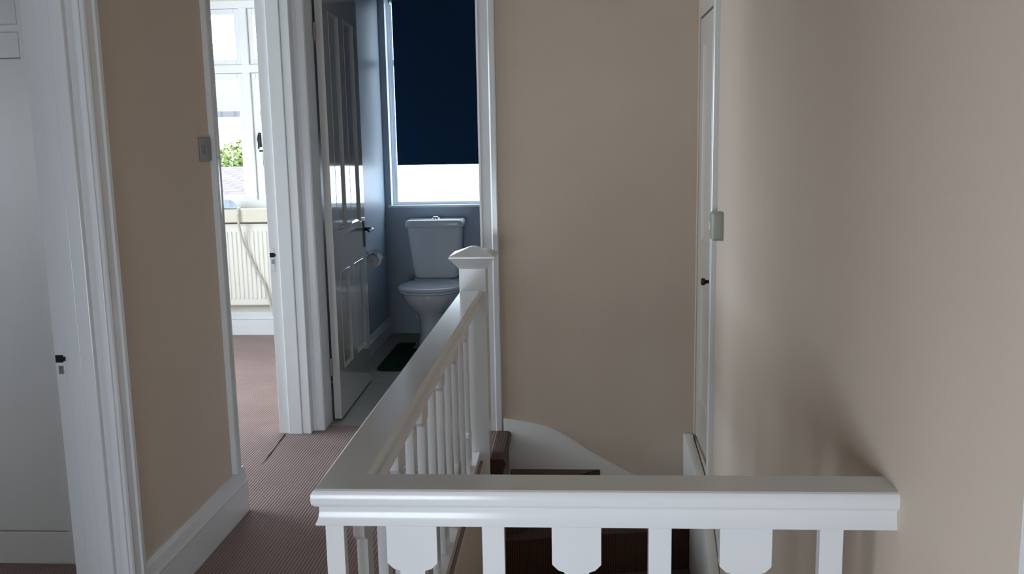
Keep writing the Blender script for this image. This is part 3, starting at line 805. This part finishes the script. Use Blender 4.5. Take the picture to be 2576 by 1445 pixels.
# ------------------------------------------------------------------ outside
bm = bm_new(); add_box(bm, -60, 60, YEB+.5, 80, -3.2, -3.0); 
struct('ground', bm, M['grass'], 'grassy ground outside below the bedroom window', 'ground')
t = thing('neighbour_house', 'white rendered house with a grey slate roof outside the bedroom window', 'house', (-8, 23, -3))
bm = bm_new(); add_box(bm, -13, -3, 20.3, 26, -3, 2.35); obj('wall', bm, M['render'], t)
bm = bm_new(); add_prism(bm, [(19.9, 2.26), (23.1, 3.55), (26.4, 2.26), (26.4, 2.14), (23.1, 3.43), (19.9, 2.14)], 'x', -13.4, -2.6); obj('roof', bm, M['slate'], t)
for x in (-11, -4.6):
    bm = bm_new(); add_box(bm, x-.6, x+.6, 20.26, 20.34, .4, 1.7, .02); w = obj('window_frame', bm, M['frame'], t)
    bm = bm_new(); add_box(bm, x-.5, x+.5, 20.24, 20.27, .5, 1.6); obj('window_pane', bm, M['glass'], w)
t = thing('outbuilding', 'low outbuilding with pink clay roof tiles outside the bedroom window', 'outbuilding', (-4, 10, -3))
bm = bm_new(); add_box(bm, -6.4, -2.0, 9.3, 12.6, -3, .95); obj('wall', bm, M['brick'], t)
bm = bm_new(); add_prism(bm, [(8.95, .95), (11.0, 1.215), (13.0, .95), (13.0, .86), (11.0, 1.12), (8.95, .86)], 'x', -6.6, -1.8); obj('roof', bm, M['clay'], t)
# shrub: trunk, branches and individual leaves
t = thing('tree', 'yellow green leafy tree outside between the house and the outbuilding', 'tree', (-4.95, 14.2, -3))
bm = bm_new(); add_tube(bm, [(-4.95, 14.2, -3), (-4.98, 14.2, -1.5), (-4.93, 14.2, .2), (-4.95, 14.2, 1.0)], .1, 10, radii=[.16, .12, .09, .04])
rnd = random.Random(5)
for k in range(16):
    a = rnd.uniform(0, 2*PI); z = rnd.uniform(-.2, .9); r = rnd.uniform(.4, .85)
    add_tube(bm, [(-4.94, 14.2, z), (-4.94+r*.5*math.cos(a), 14.2+r*.5*math.sin(a), z+.2), (-4.94+r*math.cos(a), 14.2+r*math.sin(a), z+.45)], .02, 6, radii=[.035, .025, .008])
obj('trunk', bm, M['bark'], t, True)
bm = bm_new()
for k in range(5200):
    while True:
        p = Vector((rnd.uniform(-1, 1), rnd.uniform(-1, 1), rnd.uniform(-1, 1)))
        if .45 < p.length < 1: break
    c = Vector((-4.95+p.x*1.0, 14.2+p.y*.9, .72+p.z*.88))
    d = Vector((rnd.uniform(-1, 1), rnd.uniform(-1, 1), rnd.uniform(-.3, 1))).normalized()
    s = d.cross(Vector((rnd.uniform(-1, 1), rnd.uniform(-1, 1), rnd.uniform(-1, 1)))).normalized()
    L, W = rnd.uniform(.07, .12), rnd.uniform(.02, .035)
    q = [c, c+d*L*.5+s*W, c+d*L, c+d*L*.5-s*W]
    bm.faces.new([bm.verts.new(v) for v in q])
tag(obj('foliage', bm, M['leaf'], t), kind='stuff')

# ------------------------------------------------------------------ light: overcast sky through the windows
w = bpy.data.worlds.new('sky'); scene.world = w; w.use_nodes = True
nt = w.node_tree; nt.nodes.clear()
out = nt.nodes.new('ShaderNodeOutputWorld'); bg = nt.nodes.new('ShaderNodeBackground')
bg.inputs['Color'].default_value = (.80, .88, 1.0, 1); bg.inputs['Strength'].default_value = 12.0
nt.links.new(bg.outputs['Background'], out.inputs['Surface'])

def portal(name, x0, x1, z0, z1, y, into):
    l = bpy.data.lights.new(name, 'AREA'); l.shape = 'RECTANGLE'; l.size = x1-x0; l.size_y = z1-z0
    l.cycles.is_portal = True
    o = bpy.data.objects.new(name, l); C.objects.link(o)
    o.location = ((x0+x1)/2, y, (z0+z1)/2)
    o.rotation_euler = (PI/2 if into > 0 else -PI/2, 0, 0)
portal('sky_portal_bedroom', BX0, BX1, BZ0, BZ1, YE+.2, -1)
portal('sky_portal_landing', WX0, WX1, WZ0, WZ1, YB-.18, 1)
portal('sky_portal_near_room', AX0, AX1, AZ0, AZ1, YN-.18, 1)
portal('sky_portal_toilet', TX0, TX1, TZ0, TZ1, YE+.2, -1)
for nm, x, y0, y1, z0, z1 in (('sky_portal_side', -4.39, SY0, SY1, SZ0, SZ1), ('sky_portal_stair_side', XLB-.01, LY0, LY1, LZ0, LZ1)):
    pl = bpy.data.lights.new(nm, 'AREA'); pl.shape = 'RECTANGLE'; pl.size = z1-z0; pl.size_y = y1-y0; pl.cycles.is_portal = True
    po = bpy.data.objects.new(nm, pl); C.objects.link(po); po.location = (x, (y0+y1)/2, (z0+z1)/2); po.rotation_euler = (0, -PI/2, 0)

# ------------------------------------------------------------------ camera
f_px = 2268.0; pitch, yaw, roll = .1574031895821817, .06404453808995768, .01838336407446261
cp_, sp_, cy_, sy_ = math.cos(pitch), math.sin(pitch), math.cos(yaw), math.sin(yaw)
fwd = Vector((-sy_*cp_, cy_*cp_, -sp_)); rt = Vector((cy_, sy_, 0)); dn = fwd.cross(rt)
r2 = rt*math.cos(roll)+dn*math.sin(roll); d2 = dn*math.cos(roll)-rt*math.sin(roll)
cam = bpy.data.cameras.new('camera'); co = bpy.data.objects.new('camera', cam); C.objects.link(co)
cam.sensor_fit = 'HORIZONTAL'; cam.sensor_width = 36; cam.lens = f_px*36/2576
cam.clip_start = .02; cam.clip_end = 300
co.matrix_world = Matrix(((r2.x, -d2.x, -fwd.x, 0), (r2.y, -d2.y, -fwd.y, 0), (r2.z, -d2.z, -fwd.z, 1.43), (0, 0, 0, 1)))
scene.camera = co

scene.view_settings.view_transform = 'Standard'; scene.view_settings.look = 'None'
scene.view_settings.gamma = 1.0; scene.view_settings.use_curve_mapping = False
scene.view_settings.exposure = 0.1
scene.cycles.max_bounces = 12; scene.cycles.diffuse_bounces = 8; scene.cycles.transparent_max_bounces = 12
scene.cycles.use_denoising = True
